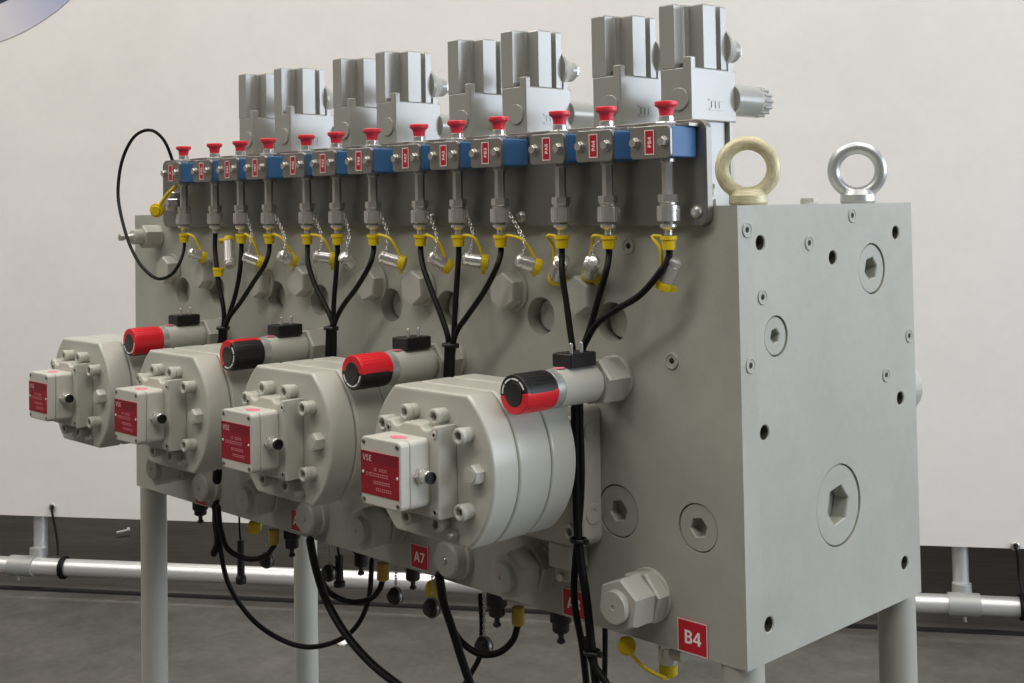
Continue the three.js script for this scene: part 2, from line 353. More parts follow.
// ------------------------------------------------------------------ lifting eyes and top plug
function eyeBolt(x, z, mat, label, yaw) {
  const t = thing('lifting_eye', label, 'eye bolt', F(x, 0, z), 'lifting eyes on the manifold');
  t.rotation.y = yaw;
  mesh('collar', turn([[0.0001, 0], [0.021, 0], [0.0225, 0.003], [0.022, 0.011], [0.017, 0.018], [0.0001, 0.018]]).rotateX(-Math.PI / 2), mat, t);
  const ring = new THREE.TorusGeometry(0.0295, 0.0083, 16, 48).translate(0, 0.0425, 0);
  mesh('ring', ring, mat, t);
  mesh('shank', rod(0.009, -0.0, 0.004).rotateX(-Math.PI / 2), mat, t);
}
eyeBolt(-0.045, -0.085, M.brass, 'yellowed cream lifting eye bolt by the end of the clamp row', 0.62);
eyeBolt(-0.045, -0.327, M.zinc, 'bright zinc lifting eye bolt at the rear corner of the manifold', 0.55);
{
  const t = thing('top_plug', 'small flat hex plug on top of the manifold between the eyes', 'plug', F(-0.045, 0, -0.213));
  mesh('hexagon', hex(0.019, 0, 0.0075).rotateX(-Math.PI / 2), M.paint, t);
  mesh('washer', rod(0.011, 0, 0.002).rotateX(-Math.PI / 2), M.paint, t);
}

// ------------------------------------------------------------------ finned pilot castings on top of the manifold
function casting(x0, label) {
  const w = 0.048, t = thing('pilot_casting', label, 'valve', F(x0, 0, -0.1), 'finned castings on top of the manifold');
  // local: x 0..w, y up from the manifold, z from 0 (front) to -0.093
  mesh('foot', merge(box(0.002, w - .002, 0, 0.02, -0.09, -0.004), box(.006, w - .006, .02, .109, -0.075, -0.018)), M.cast, t);
  mesh('rib', box(0.004, w - .001, .02, .109, -.085, -.079), M.cast, t); mesh('rib', box(.004, w - .001, .02, .109, -.014, -.008), M.cast, t);
  mesh('body', rbox(0, w, 0.105, 0.171, -0.093, 0, 0.002), M.cast, t);
  // upper head: plan outline with a screw channel at each corner
  const up = [[0, 0], [0.0235, 0], [0.0235, 0.0165], [0.025, 0.0195], [0.0275, 0.0205], [0.0275, 0.027], [w, 0.027], [w, 0.0525], [0.04, 0.0535], [0.038, 0.057], [0.04, 0.0615], [w, 0.0625], [w, 0.0735], [0.006, 0.0735], [0.006, 0.062], [0, 0.061], [0, 0.054], [-0.002, 0.0525], [-0.002, 0.03], [0, 0.028]];
  const s = polyShape(up.map(([x, z]) => [x, z]));
  const head = ext(s, 0.169, 0.2518, 0.0024, 2).rotateX(-Math.PI / 2);   // (x, z) -> x, -z ; extrusion -> +y
  mesh('finned_head', head, M.cast, t);
  // ridge lines inside the front channel, corner posts
  mesh('corner_post', rbox(w - .0125, w, .168, .184, -.0105, 0, .0018), M.cast, t); mesh('corner_post', rbox(w - .006, w, .168, .182, -.088, -.0765, .0015), M.cast, t);
  mesh('mounting_screw', rod(0.0058, 0.166, 0.178, .001).rotateX(-Math.PI / 2).translate(0.0295, 0, -0.0135), M.socket, t);
  // rear solenoid knob and lock nut
  const k = mesh('rear_knob', turn([[0.0001, -0.09], [0.0205, -0.09], [0.0205, -0.142], [0.019, -0.149], [0.0175, -0.164], [0.0001, -0.164]]).translate(w / 2 + .012, 0.135, 0), M.cast, t);
  const teeth = []; for (let i = 0; i < 14; i++) { const a = i / 14 * 2 * Math.PI; teeth.push(rod(0.0021, -0.1645, -0.148, .0005, 8).translate(w / 2 + .012 + 0.0182 * Math.cos(a), .135 + 0.0182 * Math.sin(a), 0)); }
  mesh('grip', merge(teeth), M.cast, k);
  const n = mesh('end_cover', turn([[0.0001, -0.0735], [0.029, -0.0735], [0.0285, -0.079], [0.017, -0.1], [0.0155, -0.105], [0.0155, -0.114], [0.0001, -0.114]]).translate(w / 2 + .003, 0.2, 0), M.cast, t);
  mesh('cap_nut', merge(hex(0.019, -0.123, -0.114).translate(w / 2 + .003, 0.2, 0), new THREE.SphereGeometry(0.0075, 14, 10).translate(w / 2 + .003, 0.2, -0.125)), M.steel, n);
  mesh('gasket_screw', rod(0.014, 0, 0.0025, .0006).translate(0.03, 0.132, 0), M.cast, t);
  // raised cast mark on the end-facing side
  mesh('cast_mark', merge(box(w, w + .0008, .131, .133, -.067, -.035), box(w, w + .0008, .119, .121, -.067, -.035), box(w, w + .0008, .122, .13, -.05, -.048), box(w, w + .0008, .122, .13, -.058, -.056), box(w, w + .0008, .122, .13, -.042, -.04)), M.cast, t);
  return t;
}
const ordinal = ['first', 'second', 'third', 'fourth', 'fifth', 'sixth', 'seventh', 'eighth', 'ninth', 'tenth', 'eleventh', 'twelfth', 'thirteenth'];
for (let k = 0; k < 4; k++) {
  casting(-0.184 - 0.287 * k, 'tall finned grey casting, ' + ordinal[2 * k] + ' from the lifting eyes, on the manifold top');
  casting(-0.298 - 0.287 * k, 'tall finned grey casting, ' + ordinal[2 * k + 1] + ' from the lifting eyes, on the manifold top');
}

// ------------------------------------------------------------------ sensor plate, clamp stations
{
  const a = P(708, 226, 0.011), b = P(163, 222, 0.011);
  const x1 = a.x, x0 = b.x, y0 = a.y, y1 = BT + 0.0965;
  const t = thing('sensor_plate', 'long steel mounting plate along the manifold edge behind the clamps', 'plate', F(0, 0, 0));
  const s = rrect(x1 - x0, y1 - y0, 0.012), g = ext(s, 0.0005, 0.011, 0.0008).translate((x0 + x1) / 2, (y0 + y1) / 2 - BT, 0);
  mesh('sheet', g, M.plate, t);
  for (const [px, py] of [[696, 212], [521, 217], [432, 219], [340, 221], [178, 222]]) {
    const p = P(px, py, 0.012); const sc = mesh('button_screw', turn([[0.0001, 0], [0.0075, 0], [0.0065, 0.003], [0.004, 0.0045], [0.0001, 0.0045]]), M.steel, t); sc.position.set(p.x, p.y - BT, 0.011);
  }
}
const pipePx = [667, 607, 560, 499, 457, 419, 372, 336, 306, 268, 240, 214, 183];
const tags = ['PB4', 'PA4', 'PA8', 'PB3', 'PA3', 'PA7', 'PB2', 'PA2', 'PA6', 'PB1', 'PA1', 'PA5', 'P'];
const ZS = 0.034;                                  // axis of the sensors in front of the manifold face
const stations = pipePx.map((px) => P(px + 1, 200, ZS).x);
function clampStation(i) {
  const x = stations[i], t = thing('clamp_station', 'blue clamp with steel cover and red cap, ' + ordinal[i] + ' from the lifting eyes', 'clamp', F(x, 0, ZS), 'clamp stations along the sensor plate');
  const y0 = 0.0525, y1 = 0.0885, cx = (i === 0 ? -0.0035 : 0.002);
  mesh('clamp_body', rbox(cx - 0.0245, cx + 0.0275, y0 + .001, y1 - .001, 0.0115 - ZS, 0.055 - ZS, 0.002), M.blue, t);
  mesh('cover_plate', ext(rrect(0.0565, y1 - y0, 0.005), 0.055 - ZS, 0.0595 - ZS, 0.0008).translate(cx, (y0 + y1) / 2, 0), M.satin, t);
  mesh('back_strip', rbox(-0.03, 0.028, y1 - .001, y1 + .0035, 0.0115 - ZS, 0.03 - ZS, .0008), M.satin, t);
  for (const dx of [-0.0205, 0.0195]) mesh('hex_bolt', merge(hex(0.0094, 0.0595 - ZS, 0.065 - ZS, .3, .001), rod(.006, .0592 - ZS, .0603 - ZS, .0003)).translate(cx + dx, 0.0705, 0), M.steel, t);
  const m = printed(96, 192, (g, w, h) => {
    g.fillStyle = '#e6d8d6'; g.fillRect(0, 0, w, h); g.fillStyle = '#b0132a'; g.fillRect(9, 9, w - 18, h - 18);
    g.fillStyle = '#f2e8e6'; g.font = 'bold 48px sans-serif'; g.textAlign = 'center'; g.textBaseline = 'middle'; g.save(); g.translate(w / 2, h / 2); g.rotate(-Math.PI / 2); g.fillText(tags[i], 0, 2); g.restore();
  });
  const lab = printPlate('station_tag', 0.0135, 0.0275, 0.0007, m, M.red, t); lab.position.set(cx, 0.0705, 0.0595 - ZS);
  lab.userData.label = 'red tag reading ' + tags[i];
  mesh('adapter', merge(hex(0.022, 0.086, 0.0935, 0, .001), rod(0.0085, 0.0935, 0.1005)).rotateX(-Math.PI / 2), M.chrome, t);
  mesh('red_cap', turn([[0.0001, 0.0985], [0.0075, 0.0985], [0.0082, 0.105], [0.009, 0.109], [0.0125, 0.1115], [0.0128, 0.1125], [0.0128, 0.1155], [0.012, 0.1165], [0.0001, 0.1165]], 24).rotateX(-Math.PI / 2), M.redcap, t);
  mesh('sensor_stem', merge(rod(0.0085, -0.0535, -0.049, .0005), rod(0.0062, -0.0535 + 0, -0.0475), hex(0.0115, -0.049, -0.0115, 0.1, .001)).rotateX(Math.PI / 2), M.steel, t);
  mesh('hex_nut', merge(hex(0.0195, -0.0135, -0.0045, 0.25, .001), rod(.0095, -0.0045, -0.001)).rotateX(Math.PI / 2), M.steel, t);
  const kn = [rod(0.0124, -0.001, 0.0165, .0008)]; for (let j = 0; j < 20; j++) { const a = j / 20 * 2 * Math.PI; kn.push(box(-.0006, .0006, -.0004, .0004, 0, .0155).translate(0, .0125, 0).rotateZ(a)); }
  mesh('knurled_nut', merge(kn).rotateX(Math.PI / 2), M.chrome, t);
  mesh('coupling_ring', merge(turn([[0.006, 0.0165], [0.0075, 0.018], [0.0098, 0.0195], [0.0098, 0.0225], [0.0075, 0.024], [0.0045, 0.026], [0.0045, 0.0315], [.0001, .0315]], 24)).rotateX(Math.PI / 2), M.chrome, t);
  return t;
}
for (let i = 0; i < 13; i++) clampStation(i);

// ------------------------------------------------------------------ test hoses with yellow end caps, one per clamp station
const hoseEnds = {};
function testHose(i, path, where) {
  const top = F(stations[i], -0.0325, ZS);
  const t = thing('test_hose', 'thin black test hose with yellow end, ' + ordinal[i] + ' from the lifting eyes', 'hose', top, 'test hoses below the clamp row');
  mesh('yellow_end', turn([[0.0001, 0], [0.0094, 0], [0.0094, 0.004], [0.008, 0.005], [0.007, 0.015], [0.0042, 0.0155]], 24).rotateX(Math.PI / 2), M.yellow, t);
  const pts = [V(0, -0.012, 0), V(0, -0.022, 0), ...path.map(([px, py, z]) => P(px, py, z).sub(top))];
  mesh('hose', merge(tube(pts, i === 12 ? 0.0029 : 0.0038, 72, 10), capEnds(pts, i === 12 ? 0.0029 : 0.0038)), M.rubber, t);
  return t;
}
testHose(0, [[660, 272, .042], [640, 295, .046], [614, 311, .047], [596, 325, .048], [588, 338, .048], [582, 352, .046], [580, 366, .046]]);
testHose(1, [[606, 272, .042], [598, 300, .044], [591, 325, .0445], [584, 345, .0445], [578, 364, .0455]]);
testHose(2, [[562, 272, .04], [566, 300, .042], [570, 330, .045], [573, 352, .047], [574, 368, .047]]);
testHose(3, [[497, 266, .042], [485, 290, .046], [468, 315, .048], [457, 331, .048], [453, 345, .047], [451, 372, .047]]);
testHose(4, [[457, 280, .04], [455, 310, .044], [454, 332, .046], [453, 350, .0455], [448, 374, .0455]]);
testHose(5, [[423, 266, .042], [432, 292, .045], [442, 318, .046], [448, 338, .047], [448, 350, .047], [446, 374, .048]]);
testHose(6, [[370, 264, .042], [357, 287, .046], [343, 306, .048], [335, 322, .048], [331, 340, .047], [330, 360, .047]]);
testHose(7, [[336, 275, .04], [334, 300, .044], [333, 320, .046], [329, 342, .0455], [327, 362, .0455]]);
testHose(8, [[308, 262, .042], [315, 285, .045], [324, 303, .046], [331, 318, .047], [334, 330, .047], [334, 358, .048]]);
testHose(9, [[266, 262, .042], [253, 283, .046], [240, 303, .048], [229, 318, .048], [225, 330, .047], [224, 350, .047]]);
testHose(10, [[240, 270, .04], [236, 292, .044], [230, 312, .046], [225, 325, .0455], [221, 350, .0455]]);
testHose(12, [[180, 262, .05], [172, 274, .06], [160, 279, .075], [146, 271, .085], [132, 250, .088], [121, 215, .085], [118, 190, .08], [123, 158, .07], [135, 136, .06], [150, 130, .05], [163, 139, .016], [171, 156, -.008], [174, 167, -.009]]);
{ // second-last hose hangs free with its yellow end pulled down
  const top = F(stations[11], -0.03, ZS), t = thing('test_hose', 'thin black test hose whose yellow end has slipped down its length', 'hose', top, 'test hoses below the clamp row');
  const pts = [[216, 236, ZS], [215, 250, .037], [217, 268, .042], [219, 285, .045], [223, 305, .046], [224, 320, .046], [218, 350, .046]].map(([a, b, z]) => P(a, b, z).sub(top)); pts[0].set(0, 0, 0);
  mesh('hose', merge(tube(pts, 0.0038, 60, 10), capEnds(pts, 0.0038)), M.rubber, t);
  const y = mesh('yellow_end', turn([[0.0045, 0.001], [0.0098, 0.001], [0.0098, 0.0045], [0.0085, 0.0055], [0.0078, 0.015], [0.0045, 0.0155]], 24).rotateX(Math.PI / 2), M.yellow, t);
  y.position.copy(P(218.6, 267, .042).sub(top));
}

// ------------------------------------------------------------------ dust caps: chrome cap on a chain, plugged into the hose's yellow cap
function chainGeo(pts, link = 0.0052) {
  const c = new THREE.CatmullRomCurve3(pts, false, 'centripetal'), n = Math.max(3, Math.round(c.getLength() / (link * .8))), gs = [];
  const base = new THREE.TorusGeometry(0.0021, 0.00062, 5, 10).scale(1, 1.45, 1);
  for (let i = 0; i <= n; i++) {
    const p = c.getPointAt(i / n), d = c.getTangentAt(i / n), q = new THREE.Quaternion().setFromUnitVectors(V(0, 1, 0), d);
    gs.push(base.clone().rotateY(i % 2 ? Math.PI / 2 + .4 : .4).applyQuaternion(q).translate(p.x, p.y, p.z));
  }
  return merge(gs);
}
// [station, chrome px, yellow px, z]; the axis runs from the chrome end to the yellow end
function dustCap(i, cx, cy, yx, yy, z, opt = {}) {
  const a = P(cx, cy, z + 0.006), b = P(yx, yy, opt.z2 ?? z - 0.007);
  const dir = b.clone().sub(a).normalize(), L = a.distanceTo(b);
  const t = thing('dust_cap', opt.label || 'chrome dust cap with yellow plug on a chain, ' + ordinal[i] + ' from the lifting eyes', 'cap', a, 'dust caps hanging below the clamp row');
  const q = new THREE.Quaternion().setFromUnitVectors(V(0, 0, 1), dir);
  const ch = mesh('chrome_cap', merge(turn([[0.0001, -0.010], [0.006, -0.0095], [0.0092, -0.007], [0.0092, -0.003], [0.008, -0.0025], [0.008, -0.001], [0.0096, -0.0005], [0.0096, Math.max(.006, L - 0.004)], [0.0088, Math.max(.007, L - 0.003)], [0.0001, Math.max(.007, L - 0.003)]], 24)).applyQuaternion(q), M.chrome, t);
  if (!opt.noPlug) {
    const pl = mesh('yellow_plug', merge(turn([[0.0001, L - 0.003], [0.0098, L - 0.003], [0.0102, L], [0.0098, L + 0.0055], [0.0085, L + 0.0065], [0.0001, L + 0.0065]], 24).applyQuaternion(q), box(-.005, .005, -.0155, -.006, -.0025, .0025).applyQuaternion(new THREE.Quaternion().setFromUnitVectors(V(0, 0, 1), dir)).translate(dir.x * (L + .002), dir.y * (L + .002), dir.z * (L + .002))), M.yellow, t);
  }
  const from = F(stations[i], -0.035, ZS).sub(a);
  if (!opt.noStrap) {
    const s0 = from.clone().add(V(0.009, 0, 0)), e = (opt.noPlug ? V(0, 0.006, 0) : b.clone().sub(a).add(V(0, 0.008, 0)));
    const side = opt.side ?? 1;
    const pts = [from.clone().add(V(0.0095 * side, 0.0015, 0)), from.clone().add(V(0.02 * side, 0.002, 0.004)), e.clone().lerp(s0, .45).add(V(0.007 * side, 0.012, 0.006)), e.clone().lerp(s0, .15).add(V(.003 * side, .006, .003)), e];
    const g = tube(pts, 0.0021, 32, 8); mesh('strap', g, M.yellow, t);
  }
  if (!opt.noChain) {
    const c0 = F(stations[i], -0.006, ZS).sub(a).add(V(0.0125, 0, -.004));
    mesh('chain', chainGeo([c0, c0.clone().lerp(V(0, .01, 0), .45).add(V(.005, 0, -.003)), V(.004, .02, 0), V(0, 0.0085, 0)]), M.chrome, t);
  }
  return t;
}
dustCap(0, 672, 266, 664, 284, 0.022, { side: -1, z2: .03, noChain: true });
dustCap(1, 592, 264, 590, 274, 0.03, { side: -1, z2: .012 });
dustCap(2, 561, 263, 556, 277, 0.022, { side: -1, z2: .012, noChain: true });
dustCap(3, 523, 262, 536, 266, 0.03);
dustCap(4, 470, 260, 483.5, 262, 0.03);
dustCap(5, 435, 259, 447, 266, 0.03);
dustCap(6, 386, 258, 401, 262.5, 0.03);
dustCap(7, 346, 259, 353, 266, 0.03, { noPlug: true, noStrap: true, label: 'bare chrome dust cap hanging on its chain between yellow plugs' });
dustCap(8, 320, 257, 332.5, 259, 0.03);
dustCap(9, 284, 257, 292, 260.5, 0.03);
dustCap(10, 249, 258, 260, 262, 0.03);
dustCap(11, 230, 262, 229, 241, 0.03, { noStrap: true, noChain: true });
dustCap(12, 194, 254, 202, 257, 0.03, { noChain: true });
{ // the cap at the open end of the plate
  const a = P(173, 199, 0.02), t = thing('dust_cap', 'chrome coupling with upturned yellow flag cap at the hose loop end', 'cap', a, 'dust caps hanging below the clamp row');
  mesh('coupling', merge(rod(0.012, -0.02, 0.012, .001), hex(0.026, -0.01, 0.0, 0, .001)).rotateX(-Math.PI / 2), M.chrome, t);
  const e = P(157, 210, 0.045).sub(a), s = P(176, 186, 0.03).sub(a);
  mesh('strap', tube([s, s.clone().lerp(e, .5).add(V(0, .004, 0)), e], 0.0032, 20, 8), M.yellow, t);
  const f = mesh('flag_cap', merge(rod(0.0125, -0.004, 0.004, .001), rod(0.009, 0.004, 0.008)), M.yellow, t); f.position.copy(e); f.rotation.set(.2, .6, .3);
}

// ------------------------------------------------------------------ hexagon plugs on the face
function hexPlug(px, py, label, opt = {}) {
  const z = 0.02, p = P(px, py, z); p.z = 0;
  const t = thing('hex_plug', label, 'plug', p, 'hexagon plugs on the manifold face');
  mesh('washer', rod(0.0275, 0.0003, 0.004, .001), M.block, t);
  mesh('hexagon', hex(0.042, 0.004, 0.022, opt.rot ?? Math.PI / 6, .003), M.paint, t);
  return t;
}
[[575, 296], [502, 291], [412, 288], [365, 284], [296, 281], [254, 283], [198, 274], [163, 270]].forEach(([a, b], i) => hexPlug(a, b, 'grey hexagon port plug, ' + ordinal[i] + ' in the upper row from the end plate', { rot: [.55, .5, .6, .35, .5, .45, .6, .5][i] }));
{ // relief fitting at the far top corner
  const p = P(156, 236, 0.0), t = thing('bleed_fitting', 'grey hexagon bleed fitting with thin tip inside the hose loop', 'fitting', V(p.x, p.y, 0));
  t.position.copy(P(146, 236.5, 0.025)); t.position.z = 0;
  mesh('flange', rod(0.02, 0.0003, 0.004), M.paint, t);
  mesh('hexagon', hex(0.036, 0.003, 0.034, .4), M.paint, t);
  mesh('stem', rod(0.0135, 0.034, 0.052, .002), M.paint, t);
  mesh('tip', turn([[0.0001, 0.05], [0.0075, 0.05], [0.005, 0.06], [0.004, 0.066], [0.0062, 0.068], [0.0062, 0.076], [0.0001, 0.078]], 20), M.steel, t);
}
{
  const t = thing('rear_plug', 'round grey plug standing proud of the manifold back beyond the end plate', 'plug', F(-0.038, -0.242, -D));
  mesh('disc', turn([[0.0001, 0], [0.037, 0], [0.037, -0.02], [0.03, -0.03], [0.0001, -0.03]]), M.paint, t);
  mesh('hexagon', hex(0.03, -0.04, -0.03), M.paint, t);
}

{
  const p = P(708, 196, -0.06); p.y = BT;
  const t = thing('top_coupling', 'small chrome coupling on the manifold top beside the cream lifting eye', 'coupling', p);
  mesh('coupling', merge(hex(.016, 0, .008), rod(.0068, .008, .02), rod(.0085, .02, .026)).rotateX(-Math.PI / 2), M.chrome, t);
  mesh('side_cap', rod(.007, 0, .014).rotateY(.6).translate(.004, .008, .006), M.chrome, t);
}
// ------------------------------------------------------------------ large valves
const capScrew = (() => socketDisc(0.0092, 0.0052, 0, 0.0175, 0.008, 0.0012, .3))();
const valvePlate = printed(320, 230, (g, w, h) => {
  g.fillStyle = '#8f1226'; g.fillRect(0, 0, w, h); g.fillStyle = '#7c0d22'; g.fillRect(0, 6, w, 54);
  g.fillStyle = '#d9a3a8'; g.font = 'bold 46px sans-serif'; g.textBaseline = 'middle'; g.fillText('VSE', 16, 36);
  g.fillStyle = '#d88f98';
  let s = 5; const R = () => { s = (s * 16807) % 2147483647; return s / 2147483647; };
  const line = (x, y, n, k) => { for (let i = 0; i < n; i++) { const ww = k * (.5 + R() * .6); if (R() > .15) { g.fillRect(x, y, ww * .85, 4); g.fillRect(x, y + k * .8, ww * .85, 4); g.fillRect(x, y, 3, k); } x += ww + 4; } };
  line(110, 84, 8, 14); line(30, 112, 12, 17); line(110, 152, 9, 15); line(130, 188, 8, 15);
});
function trunc(R, h) {
  const a = Math.asin(h / R), s = new THREE.Shape();
  s.absarc(0, 0, R, -a, a, false); s.absarc(0, 0, R, Math.PI - a, Math.PI + a, false); s.closePath(); return s;
}
const V_Y = -0.2865;
function flowValve(xc, label) {
  const t = thing('flow_valve', label, 'valve', F(xc, V_Y, 0), 'large round valves on the manifold face');
  mesh('base_plate', ext(rrect(0.16, 0.168, 0.014), 0.0003, 0.034, 0.002).translate(0, -.031, 0), M.valve, t);
  for (const [sx, sy] of [[1, .28], [1, -.82], [-1, .28], [-1, -.82]]) { const s = mesh('base_screw', capScrew, M.valve, t); s.position.set(sx * 0.066, sy * 0.115, 0.028); }
  for (const y of [.022, -.075]) { const s = mesh('side_plug', socketDisc(.0125, .006, 0, .0012, .0008, .0004), M.valve, t); s.rotation.y = Math.PI / 2; s.position.set(.08, y, .017); }
  mesh('neck', rod(0.0775, 0.034, 0.0705, .001, 48), M.valve, t);
  mesh('ring_core', rod(0.0805, 0.1085, 0.1625, .001, 48), M.valve, t);
  mesh('rear_ring', ext(trunc(0.105, 0.0838), 0.07, 0.1095, 0.0035, 3, 48), M.valve, t);
  mesh('middle_ring', ext(trunc(0.105, 0.0838), 0.1105, 0.1605, 0.0035, 3, 48), M.valve, t);
  mesh('front_flange', ext(trunc(0.105, 0.0838), 0.1615, 0.2, 0.0036, 3, 48), M.valve, t);
  for (const [x, y] of [[.0255, .058], [-.0255, .058], [.066, .041], [-.066, .041], [.066, -.041], [-.066, -.041], [.0255, -.06], [-.0255, -.06]]) { const s = mesh('cap_screw', capScrew, M.valve, t); s.position.set(x, y, 0.1995); s.rotation.z = x * 37; }
  for (const sx of [1, -1]) { const s = mesh('hex_bolt', merge(hex(0.0205, 0.0, 0.0125, .4, .002), rod(.0078, .0125, .0132, .0003)), M.valve, t); s.position.set(sx * .08, 0, .1995); }
  const bl = mesh('bleed_screw', merge(hex(0.011, 0, 0.006, 0, .001), turn([[0.0001, .006], [.004, .006], [.0032, .012], [.0001, .0125]], 14)), M.steel, t); bl.position.set(.042, -.0705, .1995);
  // scalloped cover
  const pts = [[-0.046, -0.05], [0.046, -0.05]]; const N = 60;
  for (let i = 0; i <= N; i++) { const x = 0.046 - 0.092 * i / N; let y = 0.05; for (const c of [.0255, -.0255]) { const d = x - c; if (Math.abs(d) < 0.0135) y = Math.min(y, 0.058 - Math.sqrt(0.0135 ** 2 - d * d)); } pts.push([x, y]); }
  mesh('sensor_cover', ext(polyShape(pts), 0.1995, 0.2275, 0.0022, 2), M.valve, t);
  for (const [x, y] of [[.0395, .041], [.0395, -.043], [-.0395, .041], [-.0395, -.043]]) { const s = mesh('cover_screw', socketDisc(.0042, .0022, 0, .0012, .0008, .0003), M.steel, t); s.position.set(x, y, .2273); mesh('slot', rod(.002, .0008, .0013, .0001, 6), M.dark, s); }
  // junction box
  const bx = mesh('junction_box', ext(rrect(0.070, 0.0745, 0.006), 0.2272, 0.2545, 0.0015, 2).translate(-.004, 0.0, 0), M.boxpaint, t);
  const lid = mesh('box_lid', ext(rrect(0.070, 0.0745, 0.006), 0.2549, 0.268, 0.0018, 2).translate(-.004, 0.0, 0), M.boxpaint, t);
  for (const [x, y] of [[-.0335, .0315], [.0255, .0315], [.0255, -.0315], [-.0335, -.0315]]) { const s = mesh('lid_screw', rod(.0029, 0, .0006, .0002, 14), M.satin, lid); s.position.set(x, y, .268); mesh('slot', box(-.0022, .0022, -.0005, .0005, .0005, .0008), M.dark, s); }
  const np = printPlate('nameplate', 0.0665, 0.047, 0.0006, valvePlate, M.red, lid); np.position.set(-.005, -.0015, .268);
  np.userData.label = 'dark red nameplate with pale print';
  for (const sx of [-1, 1]) { const s = mesh('rivet', rod(.0016, 0, .0008, .0003, 10), M.white, lid); s.position.set(-.004 + sx * .030, -.0015, .2686); }
  const st = mesh('inspection_sticker', rod(.009, 0, .0004, .0001, 24).scale(1.5, .8, 1), M.pink, t); st.rotation.x = -Math.PI / 2; st.position.set(.002, .0371, .247);
  const con = mesh('connector', merge(hex(0.0165, 0, 0.005, 0, .001), rod(.0072, .005, .015, .0008), rod(.0062, .015, .0165)), M.chrome, t); con.rotation.y = Math.PI / 2; con.position.set(.0308, -.002, .2405);
  mesh('contact_insert', merge(turn([[.0066, .0155], [.0066, .0195], [.0052, .0195], [.005, .017], [.0001, .017]], 18)), M.black, con);
  return t;
}
const boxPx = [[361, 436], [223, 407], [118, 387], [33, 372]];
const valveX = [-0.284, -0.577, -0.869, -1.164];
['next to the A8 label', 'above the A7 label', 'above the A6 label', 'over the outer end of the manifold'].forEach((w, i) => flowValve(valveX[i], 'large grey round valve with red nameplate box ' + w));

// ------------------------------------------------------------------ pressure switches
function pressureSwitch(x, rot, label, redSpan) {
  const t = thing('pressure_switch', label, 'switch', F(x, -0.202, 0), 'pressure switches above the valves');
  mesh('flange', rod(0.0275, 0.0003, 0.006, .0015, 36), M.paint, t);
  mesh('hexagon', merge(hex(0.05, 0.006, 0.041, .15, .003), rod(.019, .041, .045)), M.paint, t);
  mesh('barrel', turn([[0.0001, .044], [.021, .044], [.0222, .0465], [.0222, .108], [.0001, .108]], 36), M.valve, t);
  mesh('scale_band', rod(.0214, .108, .1195, .0002, 36), M.zinc, t);
  const seg = (r, z0, z1, a0, a1) => { const s = new THREE.Shape(); s.moveTo(0, 0); s.lineTo(r * Math.cos(a0), r * Math.sin(a0)); s.absarc(0, 0, r, a0, a1, false); s.lineTo(0, 0); return ext(s, z0, z1, .0012, 2, 28); };
  const knob = mesh('knob', rod(.0185, .119, .164, .001, 32), M.black, t);
  const a0 = rot, a1 = rot + redSpan, rib = [], ribB = [];
  for (let i = 0; i < 30; i++) { const a = a0 + .1 + (i + .5) / 30 * 2 * Math.PI, b = box(-.0011, .0011, -.0006, .0006, .126, .1625).translate(0, .0216, 0).rotateZ(a - Math.PI / 2); ((i + .5) / 30 * 2 * Math.PI + .1 < redSpan - .1 ? rib : ribB).push(b); }
  mesh('red_half', merge(seg(.0219, .1185, .1685, a0, a1), rib), M.red, knob);
  mesh('black_half', merge(seg(.0218, .1195, .1685, a1 + .01, a0 + 2 * Math.PI - .01), ribB), M.black, knob);
  mesh('end_disc', rod(.0135, .168, .1692, .0004, 32), M.black, knob);
  const arc = (s0, s1) => { const s = new THREE.Shape(); s.absarc(0, 0, .018, s0, s1, false); s.absarc(0, 0, .0163, s1, s0, true); s.closePath(); return ext(s, .168, .1692, 0, 1, 24); };
  mesh('scale_marks', merge([0, 1, 2, 3].map((i) => arc(rot + redSpan + .25 + i * .72, rot + redSpan + .25 + i * .72 + .6))), M.white, knob);
  const pl = mesh('plug', rbox(-.0155, .0155, .0215, .0375, .05, .092, .002), M.black, t);
  for (const dz of [.062, .079]) mesh('plug_pin', rod(.0021, 0, .011, .0005, 10).rotateX(-Math.PI / 2).translate(0.003, .0373, dz), M.chrome, pl);
  const st = mesh('sticker', rod(.006, 0, .0004, .0001, 16).scale(1, 1.4, 1), M.pink, t); st.rotation.x = -Math.PI / 2; st.position.set(0.003, .0221, .1);
}
const swX = [-0.1795, -0.4705, -0.7635, -1.0565];
pressureSwitch(swX[0], Math.PI * 1.0 + .15, 'pressure switch with knob red below and black above', Math.PI * 1.0);
pressureSwitch(swX[1], 0.0 - .05, 'pressure switch with knob red above and black below, over the A7 valve', Math.PI);
pressureSwitch(swX[2], Math.PI * .35, 'pressure switch with black knob showing only a narrow red top', Math.PI * .95);
pressureSwitch(swX[3], -Math.PI * .36, 'pressure switch with almost wholly red knob, outermost of the row', Math.PI * 1.4);

// ------------------------------------------------------------------ lower port fittings
function portFitting(px, py, label, big = 1) {
  const z = 0.066 * big, p = P(px, py, z), t = thing('port_fitting', label, 'fitting', V(p.x, p.y, 0), 'lower port fittings');
  mesh('washer', rod(0.031, 0.0003, 0.004, .001, 36), M.paint, t);
  mesh('lock_nut', hex(0.055, 0.004, 0.0215, .2, .003), M.paint, t);
  mesh('neck', rod(.0235, .0215, .027), M.paint, t);
  mesh('cap_nut', hex(0.0535, 0.026, 0.058 * big, .38, .004), M.paint, t);
  mesh('end_disc', turn([[.0001, .057 * big], [.0185, .057 * big], [.0185, .064 * big], [.0175, .066 * big], [.003, .066 * big], [.002, .0645 * big], [.0001, .0645 * big]], 32), M.paint, t);
}
portFitting(612.6, 608, 'grey double hexagon port fitting beside the B4 label', 1);
portFitting(500, 578, 'grey hexagon port fitting under the A8 valve');
